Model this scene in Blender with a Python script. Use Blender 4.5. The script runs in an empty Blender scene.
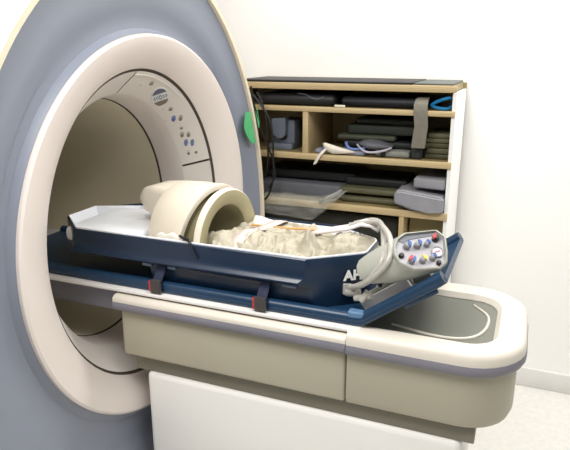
import bpy, bmesh, math, random
from mathutils import Vector, Matrix, noise
random.seed(7)
PI = math.pi
sc = bpy.context.scene
COL = sc.collection

# ------------------------------------------------------------------ camera, world, lights, exposure
cam_d = bpy.data.cameras.new('camera')
cam_d.sensor_fit = 'HORIZONTAL'; cam_d.sensor_width = 36.0
cam_d.lens = 600.0 / 570.0 * 36.0
cam_d.clip_start = 0.02
cam = bpy.data.objects.new('camera', cam_d); COL.objects.link(cam)
cam.location = (0, 0, 1.6)
cam.rotation_euler = (math.radians(90 - 16.26), 0, math.radians(22.154))
sc.camera = cam

world = bpy.data.worlds.new('room_ambient'); sc.world = world
world.use_nodes = True
world.node_tree.nodes['Background'].inputs[0].default_value = (0.9, 0.95, 1.0, 1)
world.node_tree.nodes['Background'].inputs[1].default_value = 0.05

def area(name, loc, sx, sy, power, col=(1, 0.985, 0.965), rot=(0, 0, 0)):
    d = bpy.data.lights.new(name, 'AREA'); d.shape = 'RECTANGLE'
    d.size = sx; d.size_y = sy; d.energy = power; d.color = col
    o = bpy.data.objects.new(name, d); COL.objects.link(o)
    o.location = loc; o.rotation_euler = rot
    return o
LAMPS = [(-0.95, 0.40, 0.9, 0.9, 30), (0.65, 2.45, 1.2, 0.3, 17), (-0.75, 2.5, 1.2, 0.3, 11), (0.35, 0.75, 0.6, 1.2, 17)]  # key lamp first; the others are unseen, added to brighten wall and scanner
ZC = 2.7
for lx, ly, sx, sy, pw in LAMPS:
    area('unseen_ceiling_lamp', (lx, ly, ZC - 0.035), sx, sy, pw)

vs = sc.view_settings
vs.view_transform = 'Standard'; vs.look = 'None'; vs.gamma = 1.0
vs.use_curve_mapping = False
vs.exposure = 0.55

# ------------------------------------------------------------------ materials
def lin(c):
    r = []
    for v in c:
        v = v / 255.0
        r.append(v / 12.92 if v <= 0.04045 else ((v + 0.055) / 1.055) ** 2.4)
    return r
MATS = {}
def mat(name, rgb, rough=0.5, var=0.06, scale=12.0, metal=0.0, bump=0.0, bscale=60.0, trans=0.0, alpha=1.0, coat=0.0, spec=0.5):
    if name in MATS: return MATS[name]
    m = bpy.data.materials.new(name); m.use_nodes = True
    nt = m.node_tree; b = nt.nodes['Principled BSDF']
    b.inputs['Roughness'].default_value = rough
    b.inputs['Metallic'].default_value = metal
    b.inputs['Specular IOR Level'].default_value = spec
    b.inputs['Coat Weight'].default_value = coat
    if trans: b.inputs['Transmission Weight'].default_value = trans
    if alpha < 1: b.inputs['Alpha'].default_value = alpha
    c = lin(rgb)
    tc = nt.nodes.new('ShaderNodeTexCoord')
    n = nt.nodes.new('ShaderNodeTexNoise'); n.inputs['Scale'].default_value = scale; n.inputs['Detail'].default_value = 4
    r = nt.nodes.new('ShaderNodeValToRGB')
    r.color_ramp.elements[0].position = 0.3; r.color_ramp.elements[1].position = 0.7
    r.color_ramp.elements[0].color = [max(0, v * (1 - var)) for v in c] + [1]
    r.color_ramp.elements[1].color = [min(1, v * (1 + var)) for v in c] + [1]
    nt.links.new(tc.outputs['Object'], n.inputs['Vector'])
    nt.links.new(n.outputs['Fac'], r.inputs['Fac'])
    nt.links.new(r.outputs['Color'], b.inputs['Base Color'])
    if bump:
        n2 = nt.nodes.new('ShaderNodeTexNoise'); n2.inputs['Scale'].default_value = bscale; n2.inputs['Detail'].default_value = 5
        bp = nt.nodes.new('ShaderNodeBump'); bp.inputs['Strength'].default_value = bump; bp.inputs['Distance'].default_value = 0.01
        nt.links.new(tc.outputs['Object'], n2.inputs['Vector'])
        nt.links.new(n2.outputs['Fac'], bp.inputs['Height'])
        nt.links.new(bp.outputs['Normal'], b.inputs['Normal'])
    MATS[name] = m
    return m
def wood(name, a, b_):
    if name in MATS: return MATS[name]
    m = mat(name, a, 0.55, 0.05)
    nt = m.node_tree
    w = nt.nodes.new('ShaderNodeTexWave'); w.inputs['Scale'].default_value = 6; w.inputs['Distortion'].default_value = 6
    w.bands_direction = 'Z'
    tc = [n for n in nt.nodes if n.type == 'TEX_COORD'][0]
    mp = nt.nodes.new('ShaderNodeMapping'); mp.inputs['Scale'].default_value = (0.6, 1, 8)
    mx = nt.nodes.new('ShaderNodeMix'); mx.data_type = 'RGBA'
    mx.inputs[6].default_value = lin(a) + [1]; mx.inputs[7].default_value = lin(b_) + [1]
    nt.links.new(tc.outputs['Object'], mp.inputs['Vector']); nt.links.new(mp.outputs['Vector'], w.inputs['Vector'])
    nt.links.new(w.outputs['Fac'], mx.inputs[0])
    nt.links.new(mx.outputs[2], nt.nodes['Principled BSDF'].inputs['Base Color'])
    return m

# ------------------------------------------------------------------ mesh helpers
def joinbm(dst, src):
    mp = {}
    for v in src.verts: mp[v] = dst.verts.new(v.co)
    for f in src.faces:
        try: dst.faces.new([mp[v] for v in f.verts])
        except ValueError: pass
    src.free()
def rbox(bm, x0, x1, y0, y1, z0, z1, r=0.004, seg=2, M=None):
    t = bmesh.new()
    bmesh.ops.create_cube(t, size=1)
    for v in t.verts:
        v.co = Vector((x0 + (v.co.x + .5) * (x1 - x0), y0 + (v.co.y + .5) * (y1 - y0), z0 + (v.co.z + .5) * (z1 - z0)))
    r = min(r, 0.49 * min(x1 - x0, y1 - y0, z1 - z0))
    if r > 0: bmesh.ops.bevel(t, geom=t.edges[:], offset=r, segments=seg, affect='EDGES', profile=0.5)
    if M is not None: bmesh.ops.transform(t, matrix=M, verts=t.verts[:])
    joinbm(bm, t)
    return bm
def box(*a, **k): return rbox(bmesh.new(), *a, **k)
def loft(loops, closed=True, cap0=True, cap1=True, bm=None):
    bm = bm or bmesh.new()
    L = [[bm.verts.new(p) for p in lp] for lp in loops]
    n = len(L[0])
    for a, b in zip(L[:-1], L[1:]):
        for i in range(n if closed else n - 1):
            j = (i + 1) % n
            bm.faces.new((a[i], a[j], b[j], b[i]))
    if cap0: bm.faces.new(L[0][::-1])
    if cap1: bm.faces.new(L[-1])
    return bm
def smooth_path(pts, k=6):
    pts = [Vector(p) for p in pts]
    if len(pts) < 3: return pts
    out = []
    P = [pts[0] * 2 - pts[1]] + pts + [pts[-1] * 2 - pts[-2]]
    for i in range(1, len(P) - 2):
        a, b, c, d = P[i - 1:i + 3]
        for s in range(k):
            t = s / k
            out.append(0.5 * ((2 * b) + (c - a) * t + (2 * a - 5 * b + 4 * c - d) * t * t + (3 * b - a - 3 * c + d) * t ** 3))
    out.append(pts[-1])
    return out
def sweep(pts, prof, bm=None, up=Vector((0, 0, 1)), fixed_up=False, caps=True):
    """prof: list of (side, up) offsets"""
    pts = [Vector(p) for p in pts]
    loops = []; n0 = None
    for i, p in enumerate(pts):
        t = (pts[min(i + 1, len(pts) - 1)] - pts[max(i - 1, 0)]).normalized()
        if fixed_up or n0 is None:
            s = t.cross(up)
            if s.length < 1e-4: s = t.cross(Vector((1, 0, 0)))
            s.normalize()
        else:
            s = (n0 - t * n0.dot(t)).normalized()
        n0 = s
        u = s.cross(t)
        loops.append([p + s * a + u * b for a, b in prof])
    return loft(loops, True, caps, caps, bm)
def circ(r, n=10, ry=None):
    ry = ry or r
    return [(r * math.cos(2 * PI * i / n), ry * math.sin(2 * PI * i / n)) for i in range(n)]
def tube(pts, r, n=8, k=6, bm=None, ry=None): return sweep(smooth_path(pts, k), circ(r, n, ry), bm)
def ribbed(pts, r, d=0.012, k=12, bm=None):
    P = smooth_path(pts, k)
    # resample evenly
    seg = [0]
    for a, b in zip(P[:-1], P[1:]): seg.append(seg[-1] + (b - a).length)
    N = max(6, int(seg[-1] / d) * 2); Q = []; j = 0
    for i in range(N + 1):
        s = seg[-1] * i / N
        while j < len(seg) - 2 and seg[j + 1] < s: j += 1
        t = (s - seg[j]) / max(1e-9, seg[j + 1] - seg[j]); Q.append(P[j].lerp(P[j + 1], t))
    loops = []; n0 = None
    for i, p in enumerate(Q):
        t = (Q[min(i + 1, N)] - Q[max(i - 1, 0)]).normalized()
        if n0 is None:
            n0 = t.cross(Vector((0, 0, 1)))
            if n0.length < 1e-3: n0 = Vector((0, 1, 0))
        s = (n0 - t * n0.dot(t)).normalized(); n0 = s; u = s.cross(t)
        rr = r if i % 2 == 0 else r * 0.84
        loops.append([p + s * a + u * b for a, b in circ(rr, 10)])
    return loft(loops, True, True, True, bm)
def zstretch(R): return 1 + .075 * min(1, max(0, (.60 - R) / (.60 - .474)))
def lathe_x(prof, yc, zc, a0=0, a1=360, n=96, bm=None):
    full = abs(a1 - a0) >= 360
    loops = []
    m = n if full else n + 1
    for i in range(m):
        a = math.radians(a0 + (a1 - a0) * i / n)
        loops.append([Vector((X, yc + R * (1 - .16 * (zstretch(R) - 1)) * math.cos(a), zc + R * zstretch(R) * math.sin(a))) for X, R in prof])
    if full: loops.append(loops[0])
    bm = loft(loops, False, False, False, bm)
    bmesh.ops.remove_doubles(bm, verts=bm.verts[:], dist=1e-6)
    return bm
def frame(P, n, up=Vector((0, 0, 1))):
    n = Vector(n).normalized(); x = up.cross(n)
    if x.length < 1e-4: x = Vector((1, 0, 0))
    x.normalize(); y = n.cross(x)
    M = Matrix((x, y, n)).transposed().to_4x4(); M.translation = Vector(P)
    return M
def cyl(M, r, h, r2=None, n=24, bm=None, bev=0.0):
    r2 = r if r2 is None else r2
    lv = [(r, 0), (r2, h - bev), (r2 - bev, h)] if bev else [(r, 0), (r2, h)]
    loops = [[M @ Vector((rr * math.cos(2 * PI * i / n), rr * math.sin(2 * PI * i / n), z)) for i in range(n)] for rr, z in lv]
    return loft(loops, True, True, True, bm)
def prism(outline, ext, bm=None):
    a = [Vector(p) for p in outline]; e = Vector(ext)
    return loft([a, [p + e for p in a]], True, True, True, bm)

# ------------------------------------------------------------------ object helpers
def setp(o, label=None, cat=None, group=None, kind=None):
    if label: o['label'] = label
    if cat: o['category'] = cat
    if group: o['group'] = group
    if kind: o['kind'] = kind
    return o
def thing(name, loc, label, cat, group=None):
    o = bpy.data.objects.new(name, None); COL.objects.link(o)
    o.empty_display_size = 0.05; o.location = loc; o['base'] = 0
    del o['base']
    return setp(o, label, cat, group)
ORG = {}
def obj(name, bm, m, parent=None, label=None, smooth=35, solid=0, sub=0):
    org = Vector((0, 0, 0))
    if parent is not None:
        org = ORG.get(parent, Vector(parent.location))
    else:
        cs = [v.co for v in bm.verts]
        org = Vector(((min(c.x for c in cs) + max(c.x for c in cs)) / 2, (min(c.y for c in cs) + max(c.y for c in cs)) / 2, min(c.z for c in cs)))
    for v in bm.verts: v.co = v.co - org
    bmesh.ops.recalc_face_normals(bm, faces=bm.faces[:])
    me = bpy.data.meshes.new(name); bm.to_mesh(me); bm.free()
    for p in me.polygons: p.use_smooth = True
    me.set_sharp_from_angle(angle=math.radians(smooth))
    ms = m if isinstance(m, list) else [m]
    for k in ms: me.materials.append(k)
    o = bpy.data.objects.new(name, me); COL.objects.link(o)
    if parent is not None: o.parent = parent
    else: o.location = org
    ORG[o] = org
    if solid:
        md = o.modifiers.new('thickness', 'SOLIDIFY'); md.thickness = solid; md.offset = 0
    if sub:
        md = o.modifiers.new('smooth', 'SUBSURF'); md.levels = sub; md.render_levels = sub
    if label: o['label'] = label
    return o
def struct(name, bm, m, parent=None):
    o = obj(name, bm, m, parent, smooth=30)
    o['kind'] = 'structure'
    return o

# ------------------------------------------------------------------ palette
M_wall = mat('white_wall_paint', (250, 249, 246), 0.75, 0.01, 3, bump=0.03, bscale=200)
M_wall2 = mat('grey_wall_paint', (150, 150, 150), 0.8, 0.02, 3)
M_ceil = mat('ceiling_tile', (240, 240, 236), 0.9, 0.02, 30)
M_floor = mat('pale_vinyl_floor', (222, 220, 214), 0.35, 0.05, 40)
M_base = mat('baseboard_paint', (225, 224, 220), 0.5, 0.02)
M_gantry = mat('scanner_shell', (229, 219, 212), 0.38, 0.012, 2)
M_panel = mat('control_panel_plastic', (226, 219, 212), 0.4, 0.01, 3)
M_bore = mat('bore_liner', (226, 216, 190), 0.5, 0.02, 4)
M_gap = mat('dark_gap', (84, 74, 64), 0.7, 0.1)
M_band = mat('blue_grey_band', (138, 144, 158), 0.4, 0.02, 4)
M_ivory = mat('ivory_trim', (226, 214, 190), 0.5, 0.03, 20)
M_white = mat('white_plastic', (226, 223, 221), 0.35, 0.012, 5)
M_rail = mat('table_rail', (216, 209, 197), 0.38, 0.015, 6)
M_bump = mat('grey_bumper', (124, 122, 132), 0.45, 0.03, 15)
M_side = mat('table_side_panel', (178, 172, 152), 0.45, 0.02, 3)
M_skirt = mat('table_skirt', (128, 124, 108), 0.5, 0.03, 5)
M_dish = mat('table_dish_shaded', (104, 106, 96), 0.4, 0.03, 6)  # darkened: shadow of the raised board end put into the colour
M_ped = mat('pedestal_cover', (240, 238, 234), 0.45, 0.01, 4)
M_blue = mat('blue_board', (24, 54, 82), 0.34, 0.06, 9, spec=0.5)
M_navy = mat('navy_shell', (17, 38, 62), 0.3, 0.06, 9, spec=0.6)
M_liner = mat('white_liner', (246, 249, 254), 0.6, 0.01, 6, bump=0.05, bscale=30)
M_coil = mat('cream_coil_shell', (222, 213, 196), 0.42, 0.012, 5)
M_coil_shade = mat('coil_shade_olive', (170, 162, 128), 0.5, 0.02, 5)  # shade on the coil's face and inside, put into the colour
M_matt = mat('cream_vinyl', (172, 165, 146), 0.45, 0.05, 18, bump=0.5, bscale=40)
M_strap_w = mat('pale_strap', (208, 194, 187), 0.6, 0.03, 30)
M_strap_d = mat('navy_webbing', (30, 38, 66), 0.75, 0.1, 90, bump=0.2, bscale=300)
M_buckle = mat('buckle_plastic', (66, 62, 62), 0.4, 0.06, 30)
M_red = mat('red_plastic', (186, 48, 48), 0.4, 0.04)
M_black = mat('black_plastic', (22, 22, 24), 0.4, 0.1, 30)
M_cable = mat('black_cable', (14, 14, 16), 0.5, 0.1, 30)
M_orange = mat('orange_tube', (212, 160, 92), 0.4, 0.03)
M_grey = mat('ventilator_case', (164, 165, 155), 0.38, 0.02, 6)
M_face = mat('ventilator_face', (214, 212, 212), 0.45, 0.015, 20)
M_bezel = mat('bezel_dark_grey', (112, 116, 124), 0.45, 0.03)
M_knob = mat('knob_grey', (146, 146, 150), 0.4, 0.04, 30)
M_bl = mat('knob_blue', (40, 84, 150), 0.4, 0.04)
M_ye = mat('knob_yellow', (228, 196, 70), 0.4, 0.04)
M_pink = mat('gauge_print', (186, 70, 120), 0.5, 0.05)
M_btn = mat('button_grey', (174, 166, 158), 0.5, 0.05, 30)
M_btnb = mat('button_blue', (110, 130, 172), 0.5, 0.05, 30)
M_btnd = mat('button_dark', (132, 122, 112), 0.5, 0.05, 30)
M_sym = mat('display_symbol_blue', (96, 136, 160), 0.5, 0.05, 30)
M_clear = mat('clear_tube', (206, 203, 194), 0.22, 0.02, 20, trans=0.35)
M_bag = mat('clear_plastic_bag', (214, 214, 204), 0.2, 0.02, 20, alpha=0.17, bump=0.5, bscale=30)
M_sheet = mat('white_sheet', (222, 217, 206), 0.7, 0.02, 20, bump=0.1, bscale=25)
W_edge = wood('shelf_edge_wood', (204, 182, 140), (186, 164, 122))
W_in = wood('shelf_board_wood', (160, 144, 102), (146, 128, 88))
M_dk = mat('dark_pad', (24, 29, 29), 0.6, 0.1, 14)
M_dk2 = mat('dark_green_pad', (40, 45, 39), 0.6, 0.1, 14)
M_blk2 = mat('black_case', (14, 16, 20), 0.5, 0.1, 14)
M_olv = mat('olive_pad', (92, 90, 66), 0.6, 0.06, 14)
M_olv2 = mat('olive_dark_pad', (76, 74, 50), 0.6, 0.06, 14)
M_gp = mat('grey_foam', (104, 106, 114), 0.65, 0.05, 20, bump=0.1, bscale=80)
M_gp2 = mat('grey_foam_light', (150, 150, 156), 0.65, 0.05, 20, bump=0.1, bscale=80)
M_lav = mat('lavender_pad', (146, 148, 172), 0.65, 0.05, 20)
M_disp = mat('slate_plastic', (104, 112, 126), 0.5, 0.04, 10)
M_belt = mat('grey_webbing', (124, 120, 108), 0.75, 0.08, 80, bump=0.2, bscale=250)
M_green = mat('green_tape', (92, 186, 124), 0.5, 0.05, 20)
M_cyan = mat('blue_hose', (24, 124, 182), 0.35, 0.05, 20)
M_cloth = mat('white_cloth', (222, 214, 200), 0.8, 0.05, 30, bump=0.2, bscale=60)
M_card = mat('tan_box', (150, 138, 100), 0.7, 0.05, 10)
M_text = mat('white_lettering', (238, 238, 236), 0.5, 0.01)

# ------------------------------------------------------------------ room shell
X0, X1, Y0, Y1 = -3.3, 2.0, -1.9, 2.9
def plate(x0, x1, y0, y1, z0, z1): return box(x0, x1, y0, y1, z0, z1, r=0)
struct('floor', plate(X0, X1, Y0, Y1, -0.1, 0), M_floor)
struct('ceiling', plate(X0, X1, Y0, Y1, ZC, ZC + 0.1), M_ceil)
struct('wall_back', plate(X0 - .1, X1 + .1, Y1, Y1 + 0.1, -.1, ZC + .1), M_wall)
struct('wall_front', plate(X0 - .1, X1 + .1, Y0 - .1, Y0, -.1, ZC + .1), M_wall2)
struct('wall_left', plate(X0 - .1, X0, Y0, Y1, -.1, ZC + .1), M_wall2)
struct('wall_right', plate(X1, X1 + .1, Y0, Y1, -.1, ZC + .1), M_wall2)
struct('baseboard_back', box(-0.28, X1, Y1 - 0.015, Y1, 0, 0.1, r=0.004), M_base)
for i, (lx, ly, sx, sy, pw) in enumerate(LAMPS):  # frames round the unseen ceiling lamps
    bm = bmesh.new()
    w = 0.04
    rbox(bm, lx - sx/2 - w, lx + sx/2 + w, ly - sy/2 - w, ly - sy/2, ZC - .03, ZC, .004)
    rbox(bm, lx - sx/2 - w, lx + sx/2 + w, ly + sy/2, ly + sy/2 + w, ZC - .03, ZC, .004)
    rbox(bm, lx - sx/2 - w, lx - sx/2, ly - sy/2, ly + sy/2, ZC - .03, ZC, .004)
    rbox(bm, lx + sx/2, lx + sx/2 + w, ly - sy/2, ly + sy/2, ZC - .03, ZC, .004)
    o = struct('trim_%d' % (i + 1), bm, M_base)

# ------------------------------------------------------------------ MRI scanner
GY, GZ = 1.625, 1.035
EZ, EA, EB = 0.85, 0.83, 1.06            # outer cover ellipse
def ell(theta, grow=0.0):
    """ray from bore centre at angle theta to the outer ellipse (clipped at the floor)"""
    c, s = math.cos(theta), math.sin(theta)
    a, b = EA + grow, EB + grow
    dz = GZ - EZ
    A = (c / a) ** 2 + (s / b) ** 2; B = 2 * dz * s / b ** 2; C_ = (dz / b) ** 2 - 1
    t = (-B + math.sqrt(B * B - 4 * A * C_)) / (2 * A)
    if GZ + t * s < 0.012: t = (0.012 - GZ) / s
    return t
mri = thing('mri_scanner', (-1.8, GY, 0), 'large white MRI scanner with a round flared bore behind the patient table', 'scanner')
obj('front_cover', lathe_x([(-1.155, .474), (-1.148, .480), (-1.115, .54), (-1.102, .585), (-1.100, .606), (-1.104, .613), (-1.125, .616)], GY, GZ, n=128), M_gantry, mri)
obj('cover_groove', lathe_x([(-1.155, .475), (-1.160, .4735), (-1.165, .469), (-1.163, .4655)], GY, GZ, n=128), M_gap, mri)
def flare(R): return -1.25 + (R - .40) * (.09 / .068)
PA0, PA1 = 18.0, 90.0
obj('flare_ring', lathe_x([(flare(.466), .466), (flare(.43), .43), (flare(.40), .40)], GY, GZ, PA1 + .25, 360 + PA0 - 1.1, n=100), M_panel, mri)
obj('horn_ring', lathe_x([(-1.25, .40), (-1.255, .397), (-1.30, .389), (-1.348, .385)], GY, GZ, n=128), M_gantry, mri)
obj('bore_groove', lathe_x([(-1.348, .385), (-1.35, .392), (-1.354, .392), (-1.356, .383)], GY, GZ, n=128), M_gap, mri)
obj('bore_liner', lathe_x([(-1.356, .383), (-1.5, .375), (-2.65, .375)], GY, GZ, n=96), M_bore, mri)
obj('panel_gap', lathe_x([(flare(.467) - .005, .467), (flare(.40) - .005, .40)], GY, GZ, PA0 - 1.2, PA0 + .1, n=4), M_gap, mri)
cp = obj('control_panel', lathe_x([(flare(.466), .466), (flare(.462) + .002, .462), (flare(.405) + .002, .405), (flare(.40), .40)], GY, GZ, PA0, PA1, n=48), M_panel, mri)
obj('panel_ridge', tube([(flare(.456) + .003, GY + .456 * math.cos(math.radians(a)), GZ + .456 * 1.075 * math.sin(math.radians(a))) for a in range(20, 91, 5)], .0022, 6), M_gantry, cp)
def on_flare(R, deg, lift=0.003):
    a = math.radians(deg); cy_, cz_ = R * math.cos(a), R * math.sin(a) / 1.075
    R, a = math.hypot(cy_, cz_) + .010, math.atan2(cz_, cy_)
    P = Vector((flare(R), GY + R * math.cos(a), GZ + 1.075 * R * math.sin(a)))
    n = Vector((.068, -.09 * math.cos(a), -.09 * math.sin(a))).normalized()
    return frame(P + n * lift, n)
# round display with dark caps and a row of blue symbols
Md = on_flare(.4425, 64.6, .0015) @ Matrix.Rotation(math.radians(25), 4, 'Z') @ Matrix.Diagonal((1.05, 1.75, 1, 1))
dsp = obj('display', cyl(Md, .031, .003, n=32, bev=.001), M_white, cp)
def disc_seg(M, r, h0, h1, z, n=14):
    pts = []
    top = []; 
    for i in range(n + 1):
        y = h0 + (h1 - h0) * i / n; x = math.sqrt(max(0, r * r - y * y)); top.append((x, y))
    out = [(x, y) for x, y in top] + [(-x, y) for x, y in reversed(top)]
    o2 = []
    for p in out:
        if not o2 or (abs(p[0] - o2[-1][0]) + abs(p[1] - o2[-1][1])) > 1e-6: o2.append(p)
    return prism([M @ Vector((x, y, z)) for x, y in o2], M.to_3x3() @ Vector((0, 0, .001)))
obj('display_cap', disc_seg(Md, .0275, .0125, .0274, .003), mat('display_slate', (96, 104, 124), .3), dsp)
obj('display_cap', disc_seg(Md, .0275, -.0274, -.0115, .003), mat('display_brown', (128, 112, 96), .3), dsp)
def sym(M, pts, z): return prism([M @ Vector((x, y, z)) for x, y in pts], M.to_3x3() @ Vector((0, 0, .0008)))
bm = bmesh.new()
for cx_, fl in ((-.0205, 1), (-.012, 1), (.012, -1), (.0205, -1)):
    t = sym(Md, [(cx_ - .004 * fl, .0), (cx_ + .003 * fl, .007), (cx_ + .003 * fl, .0035), (cx_ - .0005 * fl, 0), (cx_ + .003 * fl, -.0035), (cx_ + .003 * fl, -.007)], .003); joinbm(bm, t)
for i in range(10):
    a0, a1 = 2 * PI * i / 10, 2 * PI * (i + 1) / 10
    q = [(.0065 * math.cos(a), .0075 * math.sin(a)) for a in (a0, a1)] + [(.0035 * math.cos(a), .0042 * math.sin(a)) for a in (a1, a0)]
    joinbm(bm, sym(Md, q, .003))
obj('display_symbols', bm, M_sym, dsp)
def ebutton(R, deg, w, h, m, cap=None):
    h *= 1.25
    M = on_flare(R, deg, .001)
    l = [[M @ Vector((rr * w * math.cos(2 * PI * i / 20), rr * h * math.sin(2 * PI * i / 20), z)) for i in range(20)] for rr, z in ((1, 0), (1, .002), (.85, .0035))]
    b = obj('button', loft(l), m, cp)
    if cap: obj('button_mark', sym(M, [(w * .7 * math.cos(a), -h * .25 + h * .5 * math.sin(a)) for a in [2 * PI * i / 14 for i in range(14)]], .0035), cap, b)
for R, d, w, h, m, c in [(.464, 75.8, .008, .009, M_btn, M_btnd), (.4355, 54.2, .0085, .008, M_btn, M_btnd),
                         (.425, 48.0, .0085, .0125, M_btnb, mat('mark_violet', (92, 88, 150), .5)), (.4385, 46.3, .0085, .0125, M_btn, M_btnd),
                         (.4265, 40.8, .0075, .006, M_btn, M_btnd), (.4195, 36.9, .0085, .012, M_btn, M_btnd), (.4325, 35.5, .0085, .012, M_btn, M_btnd),
                         (.4185, 31.5, .009, .015, M_btnb, M_btnb), (.432, 30.3, .009, .015, M_btnb, M_btnb),
                         (.415, 25.5, .0085, .010, M_btn, M_btnd), (.4325, 24.9, .0085, .010, M_btn, M_btnd)]:
    ebutton(R, d, w, h, m, c)
for R, d in ((.452, 80.3), (.423, 56.6), (.408, 49.5), (.451, 45.2), (.408, 41.2), (.445, 34.2), (.407, 37.8), (.405, 32.2), (.446, 29.5), (.446, 24.3)):
    M = on_flare(R, d, .0015)
    obj('printed_mark', sym(M, [(-.005, -.0007), (.005, -.0007), (.005, .0007), (-.005, .0007)], .001), M_btn, cp)
# blue-grey band between the round face and the outer cover
N = 144
def ring(fn): return [fn(2 * PI * i / N) for i in range(N)]
def bandpt(f, X):
    def g(t):
        R0, R1 = .615, ell(t) - .024
        R = R0 + (R1 - R0) * f
        return Vector((X, GY + R * math.cos(t), GZ + R * math.sin(t)))
    return ring(g)
obj('side_band', loft([bandpt(0, -1.112), bandpt(.06, -1.135), bandpt(.22, -1.137), bandpt(.30, -1.128), bandpt(.6, -1.120), bandpt(.9, -1.118), bandpt(1, -1.112)], True, False, False), M_band, mri)
def ept(g, X): return ring(lambda t: Vector((X, GY + (ell(t) + g) * math.cos(t), GZ + (ell(t) + g) * math.sin(t))))
def ept2(g, X):
    def f(t):
        R = ell(t) + g
        z = GZ + R * math.sin(t)
        return Vector((X, GY + R * math.cos(t), max(z, 0.006)))
    return ring(f)
obj('edge_trim', loft([ept(-.024, -1.13), ept(-.024, -1.106), ept(-.020, -1.100), ept(-.004, -1.100), ept2(0, -1.106), ept2(0, -1.17)], True, False, False), M_ivory, mri)
obj('outer_shell', loft([ept2(0, -1.17), ept2(0.0, -1.18), ept2(-.002, -2.5), ept2(-.06, -2.62)], True, False, False), M_gantry, mri)
bm = loft([ept2(-.06, -2.62), ring(lambda t: Vector((-2.65, GY + .375 * math.cos(t), GZ + .375 * 1.075 * math.sin(t))))], True, False, False)
obj('rear_cover', bm, M_gantry, mri)

# green tape and cables on the scanner's right edge
def edge_pt(z, off=0.0, X=-1.1):
    dy = (EA + off) * math.sqrt(max(0, 1 - ((z - EZ) / (EB + off)) ** 2))
    return Vector((X, GY + dy, z))
bm = bmesh.new()
zs = [1.352, 1.335, 1.315, 1.29, 1.265, 1.235, 1.215]
lf = [.085, .098, .115, .128, .122, .100, .076]; rg = [-.004, -.004, -.004, -.004, -.004, -.004, -.004]
loops = []
for z, a in zip(zs, lf):
    p = edge_pt(z) + Vector((0, -.006, 0)); q = p + Vector((0, -a, 0))
    loops.append([q + Vector((.004, 0, 0)), q.lerp(p, .5) + Vector((.0065, 0, 0)), p + Vector((.0045, -.045, 0)), p + Vector((.0025, -.045, 0)), q.lerp(p, .5) + Vector((.0045, 0, 0)), q + Vector((.002, 0, 0))])
loft(loops, bm=bm)
tape = setp(obj('adhesive_tape', bm, M_green), 'torn green tape stuck on the ivory edge of the scanner', 'tape')
loops = []
for z, a in zip([1.375, 1.36, 1.33, 1.30, 1.275], [.008, .016, .02, .018, .006]):
    p = edge_pt(z)
    loops.append([p + Vector((.004, 0.003, 0)), p + Vector((.004, a + .003, 0)), p + Vector((.002, a + .003, 0)), p + Vector((.002, .003, 0))])
obj('tape_flap', loft(loops), M_green, tape)
def cable(pts, r, label, name='cable', m=M_cable, cat='cable', group=None):
    return setp(obj(name, tube(pts, r, 8), m), label, cat, group)
cable([(-1.105, 2.335, 1.455), (-1.10, 2.345, 1.39), (-1.098, 2.37, 1.34), (-1.10, 2.40, 1.29), (-1.09, 2.44, 1.22), (-1.07, 2.475, 1.13), (-1.06, 2.48, 1.05), (-1.085, 2.475, .99)], .0045, 'black cable running down across the ivory scanner edge below the green tape')
cable([(-1.145, 2.48, 1.42), (-1.115, 2.48, 1.36), (-1.10, 2.485, 1.27), (-1.095, 2.485, 1.17), (-1.10, 2.485, 1.08), (-1.125, 2.485, 1.02)], .0045, 'black cable hanging close beside the scanner edge, left of the other hanging cable')
cable([(-1.16, 2.47, 1.41), (-1.095, 2.47, 1.33), (-1.067, 2.47, 1.24), (-1.063, 2.47, 1.12), (-1.065, 2.47, 1.03), (-1.09, 2.47, .955), (-1.13, 2.47, .92)], .0045, 'black cable hanging in a long bow in front of the slate dispenser')

# ------------------------------------------------------------------ patient table
TC = 1.625
tab = thing('patient_table', (-.5, TC, 0), 'white scanner patient table with grey bumper strip carrying the blue boards', 'table')
def uprof(pts, offs):   # straight profile along X at near and far side
    pass
def rail_run(x0, x1, prof, name, m, sides=(-1, 1), hw=.22, parent=tab, cap=True):
    for s in sides:
        l = [[Vector((x, TC + s * (hw + o), z)) for o, z in prof] for x in (x0, x1)]
        obj(name, loft(l), m, parent)
XJ = -.392          # joint between the main table and its foot end
railp = [(-.035, .854), (-.035, .872), (.000, .8735), (.010, .872), (.017, .866), (.019, .860), (.019, .854)]
bandp = [(-.035, .826), (-.035, .854), (.019, .854), (.022, .846), (.022, .836), (.018, .828), (.006, .826)]
rail_run(-1.14, XJ - .001, railp, 'side_rail', M_rail)
rail_run(-1.14, XJ - .001, bandp, 'bumper_strip', M_bump)
obj('table_top', box(-2.3, -.362, TC - .218, TC + .218, .879, .889, r=.003, seg=2), M_white, tab)
obj('top_groove', box(-1.14, -.364, TC - .209, TC + .209, .870, .879, r=.002), M_gap, tab)
obj('table_core', box(-2.3, XJ - .002, TC - .19, TC + .19, .80, .8705, r=.004), M_bump, tab)
obj('side_panel', box(-1.128, XJ - .003, TC - .222, TC + .222, .667, .827, r=.012, seg=4), M_side, tab)
obj('lower_skirt', box(-1.10, -.05, TC - .195, TC + .195, .61, .667, r=.004), M_skirt, tab)
obj('pedestal', box(-1.06, -.08, TC - .205, TC + .205, .02, .612, r=.02, seg=3), M_ped, tab)
obj('pedestal_plinth', box(-1.04, -.10, TC - .18, TC + .18, 0, .03, r=.004), M_skirt, tab)
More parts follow.
